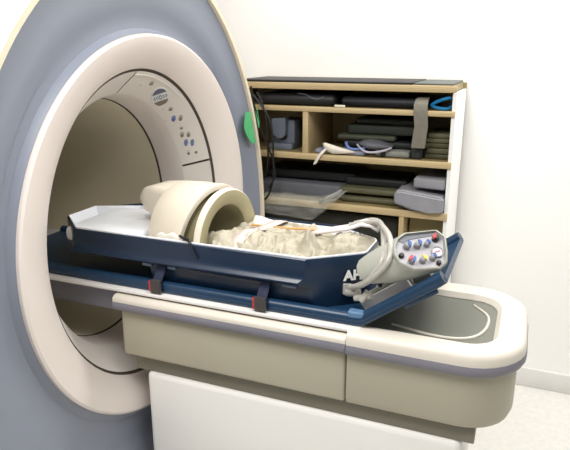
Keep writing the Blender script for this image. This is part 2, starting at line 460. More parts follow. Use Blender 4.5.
# foot end section, swept round a U
XE = 0.03; RC = .13; hw = .22
def upath(hw, rc=RC, n=8, xj=XJ + .001, xe=XE):
    P = [(xj, -hw)]
    for i in range(7): P.append((xj + (xe - rc - xj) * (i + 1) / 7, -hw))
    for i in range(1, n + 1):
        a = -PI / 2 + (PI / 2) * i / n; P.append((xe - rc + rc * math.cos(a), -hw + rc + rc * math.sin(a)))
    for i in range(0, n + 1):
        a = (PI / 2) * i / n; P.append((xe - rc + rc * math.cos(a), hw - rc + rc * math.sin(a)))
    for i in range(1, 8): P.append((xe - rc - (xe - rc - xj) * i / 7, hw))
    return [Vector((x, TC + y, 0)) for x, y in P]
def usweep(prof):
    P = upath(hw); loops = []
    for i, p in enumerate(P):
        t = (P[min(i + 1, len(P) - 1)] - P[max(0, i - 1)]).normalized()
        o = Vector((t.y, -t.x, 0))
        loops.append([p + o * a + Vector((0, 0, z)) for a, z in prof])
    return loft(loops)
endr = obj('end_rail', usweep([(-.055, .850), (-.062, .868), (-.05, .883), (-.02, .8888), (.004, .8885), (.015, .882), (.0205, .870), (.021, .853)]), M_rail, tab)
obj('end_bumper', usweep([(-.055, .826), (-.055, .850), (.021, .853), (.024, .844), (.024, .834), (.02, .826), (.01, .824)]), M_bump, tab)
obj('end_panel', usweep([(-.06, .667), (-.06, .826), (.004, .826), (.004, .69), (-.004, .668)]), M_side, tab)
bm = bmesh.new(); P = upath(hw - .05)
loft([[p + Vector((0, 0, .855)) for p in P], [p + Vector((0, 0, .866)) for p in P]], bm=bm)
obj('end_dish', bm, M_dish, tab)
obj('dish_ridge', tube([(-.30, TC - .10, .867), (-.18, TC - .125, .867), (-.10, TC - .11, .867), (-.06, TC - .05, .867), (-.055, TC + .05, .867), (-.10, TC + .12, .867)], .004, 8), M_rail, tab)

# ------------------------------------------------------------------ blue carrier board (kinked up at its foot end)
board = thing('carrier_board', (-.7, TC, .8895), 'flat blue carrier board on the table, bent up at its foot end', 'board')
RD = Vector((.806, 0, .592)).normalized()
def rrect(hy, z0, z1, n=4):
    r = (z1 - z0) * .48; o = []
    for cy_, cz_, a0 in ((hy - r, z1 - r, 0), (-hy + r, z1 - r, 90), (-hy + r, z0 + r, 180), (hy - r, z0 + r, 270)):
        for i in range(n + 1):
            a = math.radians(a0 + 90 * i / n); o.append((cy_ + r * math.cos(a), cz_ + r * math.sin(a)))
    return o
BH = .197; TH = .016
bp = [Vector((x, 0, .8895)) for x in (-1.7, -1.2, -.9, -.6, -.40)]
k0 = Vector((-.385, 0, .9005))
bp += [Vector((-.381, 0, .8897)), Vector((-.367, 0, .8905)), Vector((-.353, 0, .8955))]
e = bp[-1]
for s in (.05, .15, .232, .25): bp.append(e + RD * s)
loops = []
for i, p in enumerate(bp):
    t = (bp[min(i + 1, len(bp) - 1)] - bp[max(0, i - 1)]).normalized()
    u = Vector((-t.z, 0, t.x))
    sc_ = 1 if 0 < i < len(bp) - 1 else .96
    loops.append([p + u * z + Vector((0, TC + y * sc_, 0)) for y, z in rrect(BH, 0, TH)])
obj('board_slab', loft(loops), M_blue, board)
# raised lip along near and far edge of the board
for s in (-1, 1):
    pts = []
    for i, p in enumerate(bp):
        t = (bp[min(i + 1, len(bp) - 1)] - bp[max(0, i - 1)]).normalized(); u = Vector((-t.z, 0, t.x))
        pts.append(p + u * .0170 + Vector((0, TC + s * (BH - .0165), 0)))
    obj('edge_lip', sweep(pts, circ(.0165, 16)), M_blue, board)
for s in (-1,):
    obj('hinge_boss', box(-.403, -.357, TC - BH + .001, TC - BH + .030, .910, .930, r=.006, seg=3), mat('boss_blue', (88, 124, 160), .4), board)
bm = bmesh.new()
MR = Matrix((RD, Vector((0, 1, 0)), RD.cross(Vector((0, 1, 0))))).transposed().to_4x4(); MR.translation = e + Vector((0, TC, 0))
rbox(bm, .12, .22, -.19, -.178, -.012, .006, r=.004, M=MR)
obj('underside_rib', bm, M_blue, board)

# ------------------------------------------------------------------ navy tray
tray = thing('transport_tray', (-.9, TC, .944), 'navy blue patient tray with ledge, strapped down on the lighter blue board', 'tray')
def plan(xl, xr, hy, cl, cr, wl=None, wr=None):
    """octagonal plan: cl/cr chamfer length, end half widths"""
    wl = .07 if wl is None else wl; wr = .062 if wr is None else wr
    return [(xl + cl, -hy), (-.98, -hy), (-.7, -hy), (xr - cr, -hy), (xr - .008, -wr - .01), (xr, -wr + .006), (xr, wr - .006), (xr - .008, wr + .01),
            (xr - cr, hy), (-.7, hy), (-.98, hy), (xl + cl, hy), (xl, wl), (xl, -wl)]
def lp(z, xl, xr, hy, cl, cr): return [Vector((x, TC + y, z)) for x, y in plan(xl, xr, hy, cl, cr + (hy - .18) * 1.278)]
TZ = .9062
CR = .146; XR = -.383
loops = [lp(TZ, -1.10, XR - .004, .158, .06, CR - .004), lp(TZ + .008, -1.12, XR - .001, .163, .08, CR - .002),
         lp(.945, -1.14, XR, .166, .10, CR), lp(.966, -1.15, XR, .167, .10, CR),
         lp(.969, -1.16, XR, .172, .10, CR), lp(.9735, -1.16, XR, .173, .10, CR),
         lp(.976, -1.43, XR, .175, .12, CR), lp(.979, -1.44, XR + .0005, .191, .12, CR), lp(.983, -1.445, XR + .0005, .1945, .12, CR),
         lp(.9865, -1.445, XR + .0005, .1940, .12, CR), lp(.993, -1.44, XR, .1875, .12, CR), lp(.999, -1.44, XR, .1830, .12, CR), lp(1.006, -1.44, XR, .1812, .12, CR), lp(1.022, -1.44, XR, .1805, .12, CR), lp(1.050, -1.44, XR, .180, .12, CR), lp(1.0525, -1.438, XR - .002, .178, .12, CR),
         lp(1.0525, -1.432, XR - .006, .174, .12, CR), lp(1.045, -1.43, XR - .008, .172, .12, CR), lp(.992, -1.42, XR - .012, .168, .12, CR), lp(.985, -1.40, XR - .03, .15, .11, CR)]
obj('shell', loft(loops), M_navy, tray, smooth=28)
loops = [lp(1.03, -1.43, XR - .0075, .1725, .12, CR), lp(1.0565, -1.432, XR - .0055, .1745, .12, CR), lp(1.0575, -1.431, XR - .0075, .1725, .12, CR), lp(1.055, -1.43, XR - .0095, .170, .12, CR), lp(1.0, -1.42, XR - .013, .165, .12, CR), lp(.990, -1.40, XR - .03, .15, .11, CR)]
for q in loops:
    for p in q:
        if p.y > TC + .1: p.z = min(p.z, 1.046)
obj('liner', loft(loops, True, False, True), M_liner, tray)
# tie-down straps with buckles, ledge clips
for xs in (-.998, -.652):
    y = TC - .1885
    bm = sweep([(xs, TC - .173, .974), (xs, TC - .1765, .965), (xs, TC - .178, .958), (xs, TC - .180, .952), (xs, TC - .1985, .944), (xs, TC - .2005, .93), (xs, TC - .2005, .912)], [(-.0155, -.0012), (.0155, -.0012), (.0155, .0012), (-.0155, .0012)], up=Vector((1, 0, 0)).cross(Vector((0, 0, 1))), caps=True) if False else None
    bm = bmesh.new()
    loops = []
    for yy, z in ((TC - .172, .974), (TC - .1755, .968), (TC - .178, .955), (TC - .186, .944), (TC - .197, .930), (TC - .2015, .920), (TC - .2015, .897)):
        loops.append([Vector((xs - .0155, yy, z)), Vector((xs + .0155, yy, z)), Vector((xs + .0155, yy - .0022, z)), Vector((xs - .0155, yy - .0022, z))])
    loft(loops, bm=bm)
    st = obj('strap', bm, M_strap_d, tray)
    bk = obj('buckle', box(xs - .0185, xs + .0185, TC - .214, TC - .2025, .893, .936, r=.004, seg=2), M_buckle, st)
    obj('release_button', box(xs - .0235, xs - .0165, TC - .2135, TC - .2045, .896, .932, r=.0025), M_red, st)
M_clip = mat('clip_grey_blue', (104, 122, 150), .4)
for xs, xe in ((-1.065, -1.03), (-.975, -.945), (-.90, -.66), (-.60, -.555)):
    obj('ledge_clip', box(xs, xe, TC - .1785, TC - .160, .9625, .9725, r=.003), M_clip if xe - xs < .1 else M_navy, tray)
# lettering on the angled foot face
A = Vector((XR - CR, TC - .180, 0)); B = Vector((XR - .008, TC - .072 - .0, 0))
tdir = (B - A).normalized(); nrm = Vector((tdir.y, -tdir.x, 0))
def on_foot(t, z, lift=.0015): return A + tdir * t + nrm * lift + Vector((0, 0, z))
def text_mesh(s, size, M, depth=.0006):
    cu = bpy.data.curves.new('lettering', 'FONT'); cu.body = s; cu.size = size; cu.extrude = depth; cu.offset = .0017
    o = bpy.data.objects.new('lettering', cu); COL.objects.link(o)
    dg = bpy.context.evaluated_depsgraph_get()
    me = bpy.data.meshes.new_from_object(o.evaluated_get(dg))
    bpy.data.objects.remove(o)
    bm = bmesh.new(); bm.from_mesh(me); bpy.data.meshes.remove(me)
    bmesh.ops.transform(bm, matrix=M, verts=bm.verts[:])
    return bm
Mt = Matrix((tdir, Vector((0, 0, 1)), nrm)).transposed().to_4x4(); Mt.translation = on_foot(.112, .983, .0065)
obj('lettering', text_mesh('AH', .040, Mt), M_text, tray)
bm = bmesh.new()
prism([on_foot(.112, .941, -.001), on_foot(.138, .938, -.001), on_foot(.136, .969, -.001), on_foot(.112, .972, -.001)], nrm * .0085, bm)
obj('sticker', bm, mat('sticker_grey', (196, 192, 184), .5), tray)

# white pillow at the head end, seen left of the coil
def lump(nx, ny, fx, fy, ztop, zbot, amp=0.0):
    pass
bm = bmesh.new()
rbox(bm, -1.39, -1.10, TC - .150, TC + .150, .991, 1.046, r=.022, seg=4)
setp(obj('head_cushion', bm, M_liner, sub=1), 'smooth white cushion in the tray left of the cream head coil', 'cushion')

# small black cord over the tray rim
cd = thing('cord', (-.91, TC - .18, 1.0), 'short black cord with a clip hanging over the near tray rim', 'cord')
obj('clip', tube([(-.935, TC - .160, 1.0675), (-.915, TC - .172, 1.066), (-.893, TC - .1795, 1.0645), (-.885, TC - .1850, 1.054)], .0052, 8, ry=.004), M_black, cd)
obj('cord_end', tube([(-.887, TC - .184, 1.055), (-.878, TC - .1845, 1.043), (-.868, TC - .185, 1.025), (-.862, TC - .185, 1.012)], .0022, 6), M_black, cd)

# ------------------------------------------------------------------ head coil
coil = thing('head_coil', (-.95, 1.63, .991), 'cream arched head coil standing in the tray at its scanner end', 'head coil')
CA = math.radians(-9)
Mc = Matrix.Translation((-.87, 1.63, 1.025)) @ Matrix.Rotation(CA, 4, 'Z')
def arch(x, R, n=28, drop=.036, ry=None, tilt=0.0):
    ry = ry or R; o = []
    o.append((x, ry, -drop))
    for i in range(n + 1):
        a = PI * i / n
        o.append((x + tilt * math.sin(a), ry * math.cos(a), R * math.sin(a)))
    o.append((x, -ry, -drop))
    return [Mc @ Vector(p) for p in o]
def arch_shell(secs, t=None):
    return loft([arch(*s) if not isinstance(s, dict) else arch(**s) for s in secs], False, False, False)
# main body: outer skin, right end wall, inner skin
secs = [(-.185, .136), (-.188, .150), (-.186, .156), (-.178, .161), (-.12, .1645), (-.08, .167), (-.060, .168), (-.0565, .1675), (-.055, .165), (-.0555, .150), (-.09, .146), (-.184, .134)]
obj('body', arch_shell([dict(x=a, R=b, ry=b * .985, tilt=.030 * min(1, max(0, (a + .15) / .09)) if b > .148 else 0) for a, b in secs]), M_coil, coil)
# narrower head-side collar
l = []
for x, hy, zb_, zt in ((-.318, .040, .094, .104), (-.316, .058, .088, .112), (-.300, .066, .080, .135), (-.292, .070, .066, .136), (-.285, .072, .060, .141), (-.25, .074, .05, .145), (-.215, .08, .04, .148), (-.17, .08, .04, .151), (-.11, .08, .05, .155)):
    r_ = min(.022, (zt - zb_) * .45, hy * .6); o = []
    for cy_, cz_, a0 in ((hy - r_, zt - r_, 0), (-hy + r_, zt - r_, 90), (-hy + r_ * .4, zb_ + r_ * .4, 180), (hy - r_ * .4, zb_ + r_ * .4, 270)):
        for i in range(5):
            an = math.radians(a0 + 90 * i / 4); rr = r_ if a0 < 180 else r_ * .4
            o.append(Mc @ Vector((x, cy_ + rr * math.cos(an) + .01, cz_ + rr * math.sin(an))))
    l.append(o)
obj('head_collar', loft(l), M_coil, coil, smooth=45)
# front ring, sloping face and opening
secs = [(-.0065, .120), (-.0068, .155), (-.004, .1575), (.008, .1575), (.014, .156), (.017, .153)]
obj('front_ring', arch_shell([dict(x=a, R=b, ry=b * .985) for a, b in secs]), M_coil, coil)
obj('neck', arch_shell([dict(x=a, R=b, ry=b * .985) for a, b in ((-.08, .132), (-.014, .128))]), mat('neck_shade_olive', (128, 120, 88), .6, .03), coil)  # gap floor coloured dark for the shade between body and ring
secs = [(.017, .153), (.018, .150), (.010, .111), (.006, .106)]
obj('front_face', arch_shell([dict(x=a, R=b, ry=b * .98) for a, b in secs]), M_coil_shade, coil)
secs = [(.006, .106), (-.010, .104), (-.12, .100), (-.16, .085), (-.175, .04), (-.178, .005)]
obj('inner_liner', arch_shell([dict(x=a, R=b, ry=b * .98) for a, b in secs]), M_coil_shade, coil)
# base wings right and left of the arch
bm = bmesh.new()
for s in (1,):
    l = []
    for x, y0, y1, z in ((-.05, .14, .172, .02), (.012, .135, .176, .03), (.03, .12, .176, .022), (.07, .10, .172, .0), (.11, .09, .165, -.018)):
        l.append([Mc @ Vector((x, s * y0, -.036)), Mc @ Vector((x, s * y1, -.036)), Mc @ Vector((x, s * y1, z)), Mc @ Vector((x, s * (y1 * .6 + y0 * .4), z + .006)), Mc @ Vector((x, s * y0, z - .012))])
    loft(l, bm=bm)
obj('base_wing', bm, M_coil, coil)

# ------------------------------------------------------------------ vacuum mattress (wrinkled, cream) and pillow-like foot bolster
def fn(x, y, z=0.0, s=1.0): return noise.noise(Vector((x * s, y * s, z)))
def crease(x, y, s, z): return abs(fn(x, y, z, s))
def soft(x0, x1, y0, y1, zb, ztop, nx, ny, amp, seed, shape=3.0, cr=28, plan=None):
    """closed lump: superelliptic plan, domed and wrinkled top"""
    bm = bmesh.new(); T = []; Bt = []
    for i in range(nx + 1):
        u = -1 + 2 * i / nx; rt = []; rb = []
        for j in range(ny + 1):
            v = -1 + 2 * j / ny
            hw = (1 - abs(u) ** 6 * .25)
            if plan: hw *= plan(x_ := (x0 + x1) / 2 + (x1 - x0) / 2 * u)
            x = (x0 + x1) / 2 + (x1 - x0) / 2 * u; y = (y0 + y1) / 2 + (y1 - y0) / 2 * v * hw
            d = max(0, 1 - abs(u) ** shape) ** .5 * max(0, 1 - abs(v) ** shape) ** .5
            zt = ztop(x, y) if callable(ztop) else ztop
            xw = x + .05 * fn(x, y, seed + 5, 14); yw = y + .05 * fn(x, y, seed + 6, 14)
            w = amp * (1.7 * min(.35, crease(xw, yw * 1.5, cr, seed)) + .9 * crease(xw * 1.3, yw, cr * 2.1, seed + 3) - .5) + amp * .9 * fn(x, y, seed + 7, 11)
            z = zb + (zt - zb) * (.25 + .75 * d) + w * min(1, d * 2)
            rt.append(bm.verts.new((x, y, z))); rb.append(bm.verts.new((x, y, zb)))
        T.append(rt); Bt.append(rb)
    for i in range(nx):
        for j in range(ny):
            bm.faces.new((T[i][j], T[i + 1][j], T[i + 1][j + 1], T[i][j + 1]))
            bm.faces.new((Bt[i][j], Bt[i][j + 1], Bt[i + 1][j + 1], Bt[i + 1][j]))
    for i in range(nx):
        bm.faces.new((T[i][0], Bt[i][0], Bt[i + 1][0], T[i + 1][0])); bm.faces.new((T[i][ny], T[i + 1][ny], Bt[i + 1][ny], Bt[i][ny]))
    for j in range(ny):
        bm.faces.new((T[0][j], T[0][j + 1], Bt[0][j + 1], Bt[0][j])); bm.faces.new((T[nx][j], Bt[nx][j], Bt[nx][j + 1], T[nx][j + 1]))
    return bm
def mplan(x):
    t = min(1, max(0, (x + .875) / .05)); return .58 + .42 * t * t * (3 - 2 * t)
def ztop(x, y):
    z = 1.046 + .005 * math.sin((x + .9) * 12) - .02 * max(0, min(1, (-.83 - x) / .08))
    if x > -.66: z += .012 * min(1, (x + .66) / .08)
    pk = math.exp(-((x + .556) / .024) ** 2 - ((y - 1.55) / .03) ** 2)
    z += .066 * pk
    z += .012 * math.exp(-((y - 1.56) / .04) ** 2)
    return z
matt = setp(obj('vacuum_mattress', soft(-.95, -.49, 1.464, 1.783, .9915, ztop, 150, 90, .024, 3.3, 6.0, 17, mplan), M_matt, smooth=180), 'crumpled cream vacuum mattress filling the middle of the tray', 'mattress')
def zb2(x, y): return 1.102 - .10 * ((y - 1.625) / .2) ** 2
bol = setp(obj('foot_bolster', soft(-.475, -.388, 1.535, 1.72, .9915, 1.09, 10, 10, 0, 1, 4.0), M_matt), None, None) if False else None
bm = soft(-.53, -.376, 1.56, 1.71, .992, lambda x, y: 1.078, 70, 56, .010, 8.1, 3.4, 20)
bol = setp(obj('foot_bolster', bm, M_matt, smooth=180), 'rounded cream bolster at the foot end of the tray, right of the crumpled mattress', 'bolster')
# pale straps over the mattress
def ztopm(x, y): return ztop(x, y) + .019
def band(xc, wid, y0, y1, lift, skew=0.0, n=18):
    loops = []
    for i in range(n + 1):
        y = y0 + (y1 - y0) * i / n
        x = xc + skew * (y - y0) / (y1 - y0)
        e_ = min(i, n - i) / n
        z = ztopm(x, y) + lift - .045 * max(0, .12 - e_) / .12
        loops.append([Vector((x - wid / 2, y, z)), Vector((x + wid / 2, y, z)), Vector((x + wid / 2, y, z + .003)), Vector((x - wid / 2, y, z + .003))])
    return loft(loops)
setp(obj('securing_strap', band(-.765, .040, 1.466, 1.78, -.004, .05), M_strap_w, smooth=180), 'pale strap across the cream mattress close to the head coil opening', 'strap')
l = []
for i, x in enumerate([-1.02, -1.008, -.995, -.982, -.968, -.955, -.942, -.93]):
    zt = 1.060 + [.002, .010, .016, .009, .015, .020, .010, .003][i]; w = [.003, .006, .007, .006, .007, .008, .007, .003][i]
    l.append([Vector((x, 1.4605 + a * w * .8, zt - .018 + b * .016 + .003 * fn(x, a, b, 40))) for a, b in circ(1, 10)])
setp(obj('crumpled_cloth', loft(l), M_sheet, smooth=180), 'crumpled white cloth edge tucked between the near tray rim and the head coil', 'cloth')
# thin orange tube along the mattress
setp(obj('feeding_tube', tube([(-.81, 1.70, 1.052), (-.74, 1.675, 1.062), (-.67, 1.665, 1.066), (-.61, 1.665, 1.070), (-.57, 1.68, 1.066)], .0035, 8), M_orange), 'thin orange tube lying along the cream mattress', 'tube')
# white sheet corner behind
loops = []
for i in range(15):
    x = -.83 + .20 * i / 14
    l1 = []
    for j, (y, z) in enumerate(((1.735, 1.040), (1.75, 1.048), (1.77, 1.051), (1.785, 1.050), (1.792, 1.038))):
        l1.append(Vector((x, y, z - .02 * max(0, i - 9) / 5 + .005 * fn(x, y, 2.2, 30) + (.012 * max(0, 4 - i) / 4 if j > 1 else 0))))
    loops.append(l1)
setp(obj('cover_sheet', loft(loops, False, False, False), M_sheet, solid=.003, smooth=180), 'white sheet lying along the far tray rim beside the head coil', 'sheet')

# ------------------------------------------------------------------ ventilator box on the raised board
vent = thing('ventilator', (-.27, 1.50, 1.0), 'grey ventilator box with coloured knobs and a gauge on the raised board end', 'ventilator')
face = [(-.311, 1.537, 1.092), (-.308, 1.557, 1.109), (-.291, 1.580, 1.121), (-.210, 1.626, 1.126), (-.183, 1.620, 1.111), (-.170, 1.585, 1.079), (-.167, 1.565, 1.056), (-.181, 1.542, 1.042), (-.246, 1.509, 1.041), (-.286, 1.507, 1.056), (-.304, 1.520, 1.075)]
CAMO = Vector((0, 0, 1.6))
def nearer(p, k=.94): return CAMO + (Vector(p) - CAMO) * k
face = [nearer(p) for p in face]
fnrm = Vector((.3, -.62, .72)).normalized()
fc = sum(face, Vector()) / len(face)
def shr(loop, d, c=None):
    c = c or fc
    return [p + (c - p).normalized() * d for p in loop]
# case: extends down along the ramp from the face, rounded at the lower end
back = -RD
Wd = Vector((0, 0, 1))
def case_loop(s, k, dn=0.0):
    c2 = fc + back * s
    return [c2 + (p - fc) * k + Vector((0, 0, dn)) for p in face]
deep = -fnrm
loops = [[p + fnrm * .0 for p in shr(face, .003)], [p - fnrm * .004 for p in face], [p - fnrm * .012 for p in face]]
loops += [case_loop(s, k, d) for s, k, d in ((.045, .95, .002), (.08, .90, .006), (.115, .84, .010), (.138, .74, .014), (.150, .55, .016), (.153, .3, .016))]
obj('case', loft(loops, True, False, True), M_grey, vent, smooth=50)
l2 = [[p for p in shr(face, .003)], [p + fnrm * .001 for p in shr(face, .006)], [p - fnrm * .009 for p in shr(face, .009)]]
obj('bezel', loft(l2, True, False, False), M_grey, vent, smooth=50)
fp = obj('face_plate', loft([[p - fnrm * .012 for p in shr(face, .006)], [p - fnrm * .0085 for p in shr(face, .0085)]], True, True, True), mat('ventilator_plate', (172, 170, 175), .45, .02, 20), vent)
fx = (Vector((1, 0, 0)) - fnrm * fnrm.x).normalized(); fy = fnrm.cross(fx)
# dark grey trim strip along the upper bezel
bm = bmesh.new()
q = shr(face, .010)
def lerp(a, b, t): return a + (b - a) * t
ql = [q[1], q[2], q[3], q[4]]; qi = shr(ql, .012)
for i in range(3):
    a, b, c, d = ql[i], ql[i + 1], qi[i + 1], qi[i]
    joinbm(bm, prism([p - fnrm * .0085 for p in (a, b, c, d)], fnrm * .002))
obj('header_strip', bm, M_bezel, fp)

def knob(P, r, h, pointer, m=M_knob, name='knob', ang=0.0):
    P = nearer(P) - fnrm * 0.0
    P = P - fnrm * ((P - fc).dot(fnrm) + .0085)
    M = frame(P, fnrm)
    k = obj(name, cyl(M, r, h, r * .86, 20, bev=h * .2), m, vent)
    for col, a0 in pointer:
        a0 += ang
        out = [M @ Vector((0, 0, h * .55))] + [M @ Vector((r * 1.02 * math.cos(math.radians(a0 + t)), r * 1.02 * math.sin(math.radians(a0 + t)), h * .55)) for t in range(-65, 66, 13)]
        obj('pointer_cap', prism(out, fnrm * (h * .6)), col, k)
    return k
knob((-.276, 1.554, 1.092), .0098, .017, [(M_bl, 15)])
knob((-.250, 1.568, 1.094), .0095, .017, [(M_bl, 20)])
knob((-.227, 1.581, 1.096), .0078, .015, [(M_bl, 35)])
knob((-.256, 1.528, 1.062), .0090, .016, [(M_bl, -10), (M_red, 140)])
knob((-.229, 1.542, 1.062), .0090, .016, [(M_ye, 35)])
knob((-.206, 1.558, 1.067), .0082, .016, [(M_bl, 20)])
knob((-.208, 1.604, 1.107), .0095, .015, [(M_red, 150)], M_black, 'selector')
knob((-.284, 1.528, 1.073), .0075, .010, [], M_black, 'port_cap')
knob((-.188, 1.555, 1.056), .0065, .010, [], M_black, 'port_cap')
P = nearer((-.197, 1.578, 1.080)); P = P - fnrm * ((P - fc).dot(fnrm) + .0085)
Mg = frame(P, fnrm)
def ringm(M, r0, r1, h, n=28):
    l = [[M @ Vector((r * math.cos(2 * PI * i / n), r * math.sin(2 * PI * i / n), z)) for i in range(n)] for r, z in ((r1, 0), (r1, h), (r0, h), (r0, 0))]
    return loft(l, True, False, False)
g = obj('gauge', cyl(Mg, .0150, .003, n=28), M_face, vent)
obj('gauge_rim', ringm(Mg, .0128, .0158, .006), M_knob, g)
obj('gauge_needle', prism([Mg @ Vector((x, y, .003)) for x, y in ((-.006, -.003), (.008, .0005), (.0075, .003), (-.006, 0))], fnrm * .0012), M_pink, g)
# side port, foot bar
Mp = frame((-.318, 1.4455, 1.012), (-.1, -1, .25))
pt = obj('side_port', cyl(Mp, .0085, .006, n=20), M_knob, vent)
obj('port_hole', cyl(Mp @ Matrix.Translation((0, 0, .0055)), .0062, .001, n=20), M_black, pt)
def ramp_top(x): return .8955 + .7345 * (x + .353) + .0200
MB_ = Matrix((RD, Vector((0, 1, 0)), RD.cross(Vector((0, 1, 0))))).transposed().to_4x4()
MB_.translation = Vector((-.298, 1.474, ramp_top(-.298)))
obj('foot_rail', rbox(bmesh.new(), -.072, .076, -.007, .007, -.001, .038, r=.003, M=MB_), M_face, vent)
MB2 = MB_.copy(); MB2.translation = Vector((-.290, 1.490, ramp_top(-.290)))
obj('foot_rail', rbox(bmesh.new(), -.068, .070, -.006, .006, -.001, .048, r=.003, M=MB2), M_grey, vent)
MB3 = MB_.copy(); MB3.translation = Vector((-.27, 1.56, ramp_top(-.27)))
obj('foot_plate', rbox(bmesh.new(), -.09, .09, -.055, .05, -.001, .034, r=.003, M=MB3), M_grey, vent)

# breathing hoses: from the bolster over and down in front of the box
setp(obj('breathing_hose', ribbed([(-.47, 1.672, 1.096), (-.42, 1.66, 1.112), (-.375, 1.62, 1.128), (-.341, 1.55, 1.135), (-.315, 1.50, 1.130), (-.299, 1.452, 1.115), (-.298, 1.424, 1.089), (-.313, 1.415, 1.063), (-.338, 1.418, 1.035), (-.369, 1.435, 1.007), (-.402, 1.465, .985)], .0085, .008), M_clear, smooth=60),
     'ribbed clear breathing hose arching over the bolster, outer one in front of the ventilator', 'hose')
setp(obj('breathing_hose', ribbed([(-.46, 1.69, 1.098), (-.41, 1.685, 1.115), (-.375, 1.645, 1.123), (-.352, 1.585, 1.122), (-.332, 1.515, 1.112), (-.318, 1.455, 1.098), (-.318, 1.430, 1.075), (-.332, 1.425, 1.050), (-.355, 1.432, 1.022), (-.385, 1.455, .995), (-.412, 1.485, .975)], .0080, .008), M_clear, smooth=60),
     'ribbed clear breathing hose arching over the bolster, inner one closer to the navy tray', 'hose')
# flattened pale sleeve on the bolster top
loops = []
for x, y, z, w in ((-.62, 1.675, 1.062, .010), (-.568, 1.68, 1.072, .016), (-.52, 1.68, 1.084, .022), (-.47, 1.675, 1.098, .026), (-.43, 1.675, 1.117, .03), (-.40, 1.67, 1.119, .032), (-.375, 1.66, 1.108, .028)):
    loops.append([Vector((x, y - w, z - .006)), Vector((x, y, z)), Vector((x, y + w, z - .004)), Vector((x, y + w, z - .012)), Vector((x, y - w, z - .014))])
setp(obj('plastic_sleeve', loft(loops), mat('pale_plastic', (228, 220, 222), .35, .03, 40, bump=.3, bscale=40), smooth=180), 'flattened pale plastic sleeve lying over the top of the bolster', 'sleeve')
# folded clear plastic connectors at the hose ends
cn = thing('hose_connector', (-.38, 1.45, .955), 'clear plastic connector block at the lower ends of the breathing hoses', 'connector')
Mk = frame((-.385, 1.468, .972), (-.8, .5, -.35))
obj('connector_body', cyl(Mk, .012, .05, .010, 16, bev=.003), M_clear, cn)
Mk = frame((-.352, 1.452, .985), (-.5, -.3, -.8))
obj('connector_branch', cyl(Mk, .010, .035, .008, 16, bev=.002), M_clear, cn)
Mk = frame((-.39, 1.455, .958), (1, -.1, .35))
obj('connector_branch', cyl(Mk, .008, .05, .009, 16, bev=.002), M_clear, cn)

# ------------------------------------------------------------------ shelf unit
SF, SB, SL, SR = 2.5, 2.875, -1.33, -.285
un = thing('shelf_unit', (-.8, 2.69, 0), 'tall tan wooden shelf unit filled with pads behind the patient table', 'shelf')
LV = [(1.436, 1.464), (1.341, 1.3635), (1.130, 1.157), (.909, .940), (.62, .65), (.30, .33), (.03, .07)]
def board_edge(z0, z1, y=SF, x0=SL, x1=SR): return box(x0, x1, y, y + .012, z0, z1, r=.003)
for i, (a, b) in enumerate(LV):
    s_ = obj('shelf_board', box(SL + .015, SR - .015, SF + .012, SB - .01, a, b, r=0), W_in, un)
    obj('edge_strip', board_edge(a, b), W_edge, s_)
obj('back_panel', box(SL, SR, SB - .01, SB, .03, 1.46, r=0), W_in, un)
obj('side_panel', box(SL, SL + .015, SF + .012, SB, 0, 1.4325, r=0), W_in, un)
obj('side_panel', box(SR - .015, SR, SF + .012, SB, 0, 1.4325, r=0), M_wall, un)
for x0, x1, z0, z1 in ((-.936, -.910, 1.157, 1.341), (-.487, -.466, .65, .909), (-.9, -.88, .33, .62), (-.7, -.68, .07, .30)):
    d_ = obj('divider', box(x0, x1, SF + .004, SB - .01, z0, z1, r=.002), W_edge, un)

def pad(name, x0, x1, y0, y1, z0, z1, m, label, cat, group=None, r=.01, rot=0, tilt=0, parts=None):
    bm = bmesh.new()
    c = Vector(((x0 + x1) / 2, (y0 + y1) / 2, z0))
    M = Matrix.Translation(c) @ Matrix.Rotation(math.radians(rot), 4, 'Z') @ Matrix.Rotation(math.radians(tilt), 4, 'Y') @ Matrix.Translation(-c)
    rbox(bm, x0, x1, y0, y1, z0, z1, r=r, seg=3, M=M)
    return setp(obj(name, bm, m), label, cat, group)
# --- on top of the unit
pad('flat_mat', -1.25, -.46, 2.503, 2.84, 1.4645, 1.474, M_blk2, 'thin black mat lying on top of the shelf unit', 'mat', r=.003)
pad('flat_mat', -.455, -.30, 2.508, 2.84, 1.4645, 1.472, mat('grey_mat', (92, 96, 92), .7), 'thin dark grey mat on top of the shelf unit at its right end', 'mat', r=.003)
# --- top bay
pad('black_case', -1.16, -.79, 2.508, 2.84, 1.364, 1.414, M_blk2, 'long black case in the top bay at its left end', 'case', r=.02)
pad('black_pouch', -.775, -.41, 2.53, 2.80, 1.364, 1.408, mat('blue_black_pouch', (17, 21, 30), .55, .15), 'flat blue-black pouch in the top bay behind the grey strap', 'pouch', r=.02)
setp(obj('thin_cord', tube([(-.97, 2.53, 1.4155), (-.93, 2.515, 1.414), (-.90, 2.505, 1.402), (-.87, 2.505, 1.395), (-.84, 2.51, 1.405)], .0025, 6), mat('grey_cord', (86, 90, 98), .5)), 'thin grey cord on the black case in the top bay', 'cord')
pad('white_tag', -.79, -.742, 2.5, 2.507, 1.364, 1.3745, mat('white_tag', (226, 220, 196), .6), 'small white tag lying at the front of the top bay', 'tag', r=.003)
setp(obj('hose_loop', tube([(-.385, 2.53, 1.385), (-.36, 2.52, 1.400), (-.325, 2.515, 1.413), (-.311, 2.54, 1.412), (-.310, 2.60, 1.395), (-.311, 2.54, 1.376), (-.33, 2.52, 1.371), (-.365, 2.52, 1.376), (-.387, 2.535, 1.384)], .0065, 10), M_cyan), 'bright blue hose loop in the top bay at its right end', 'hose')
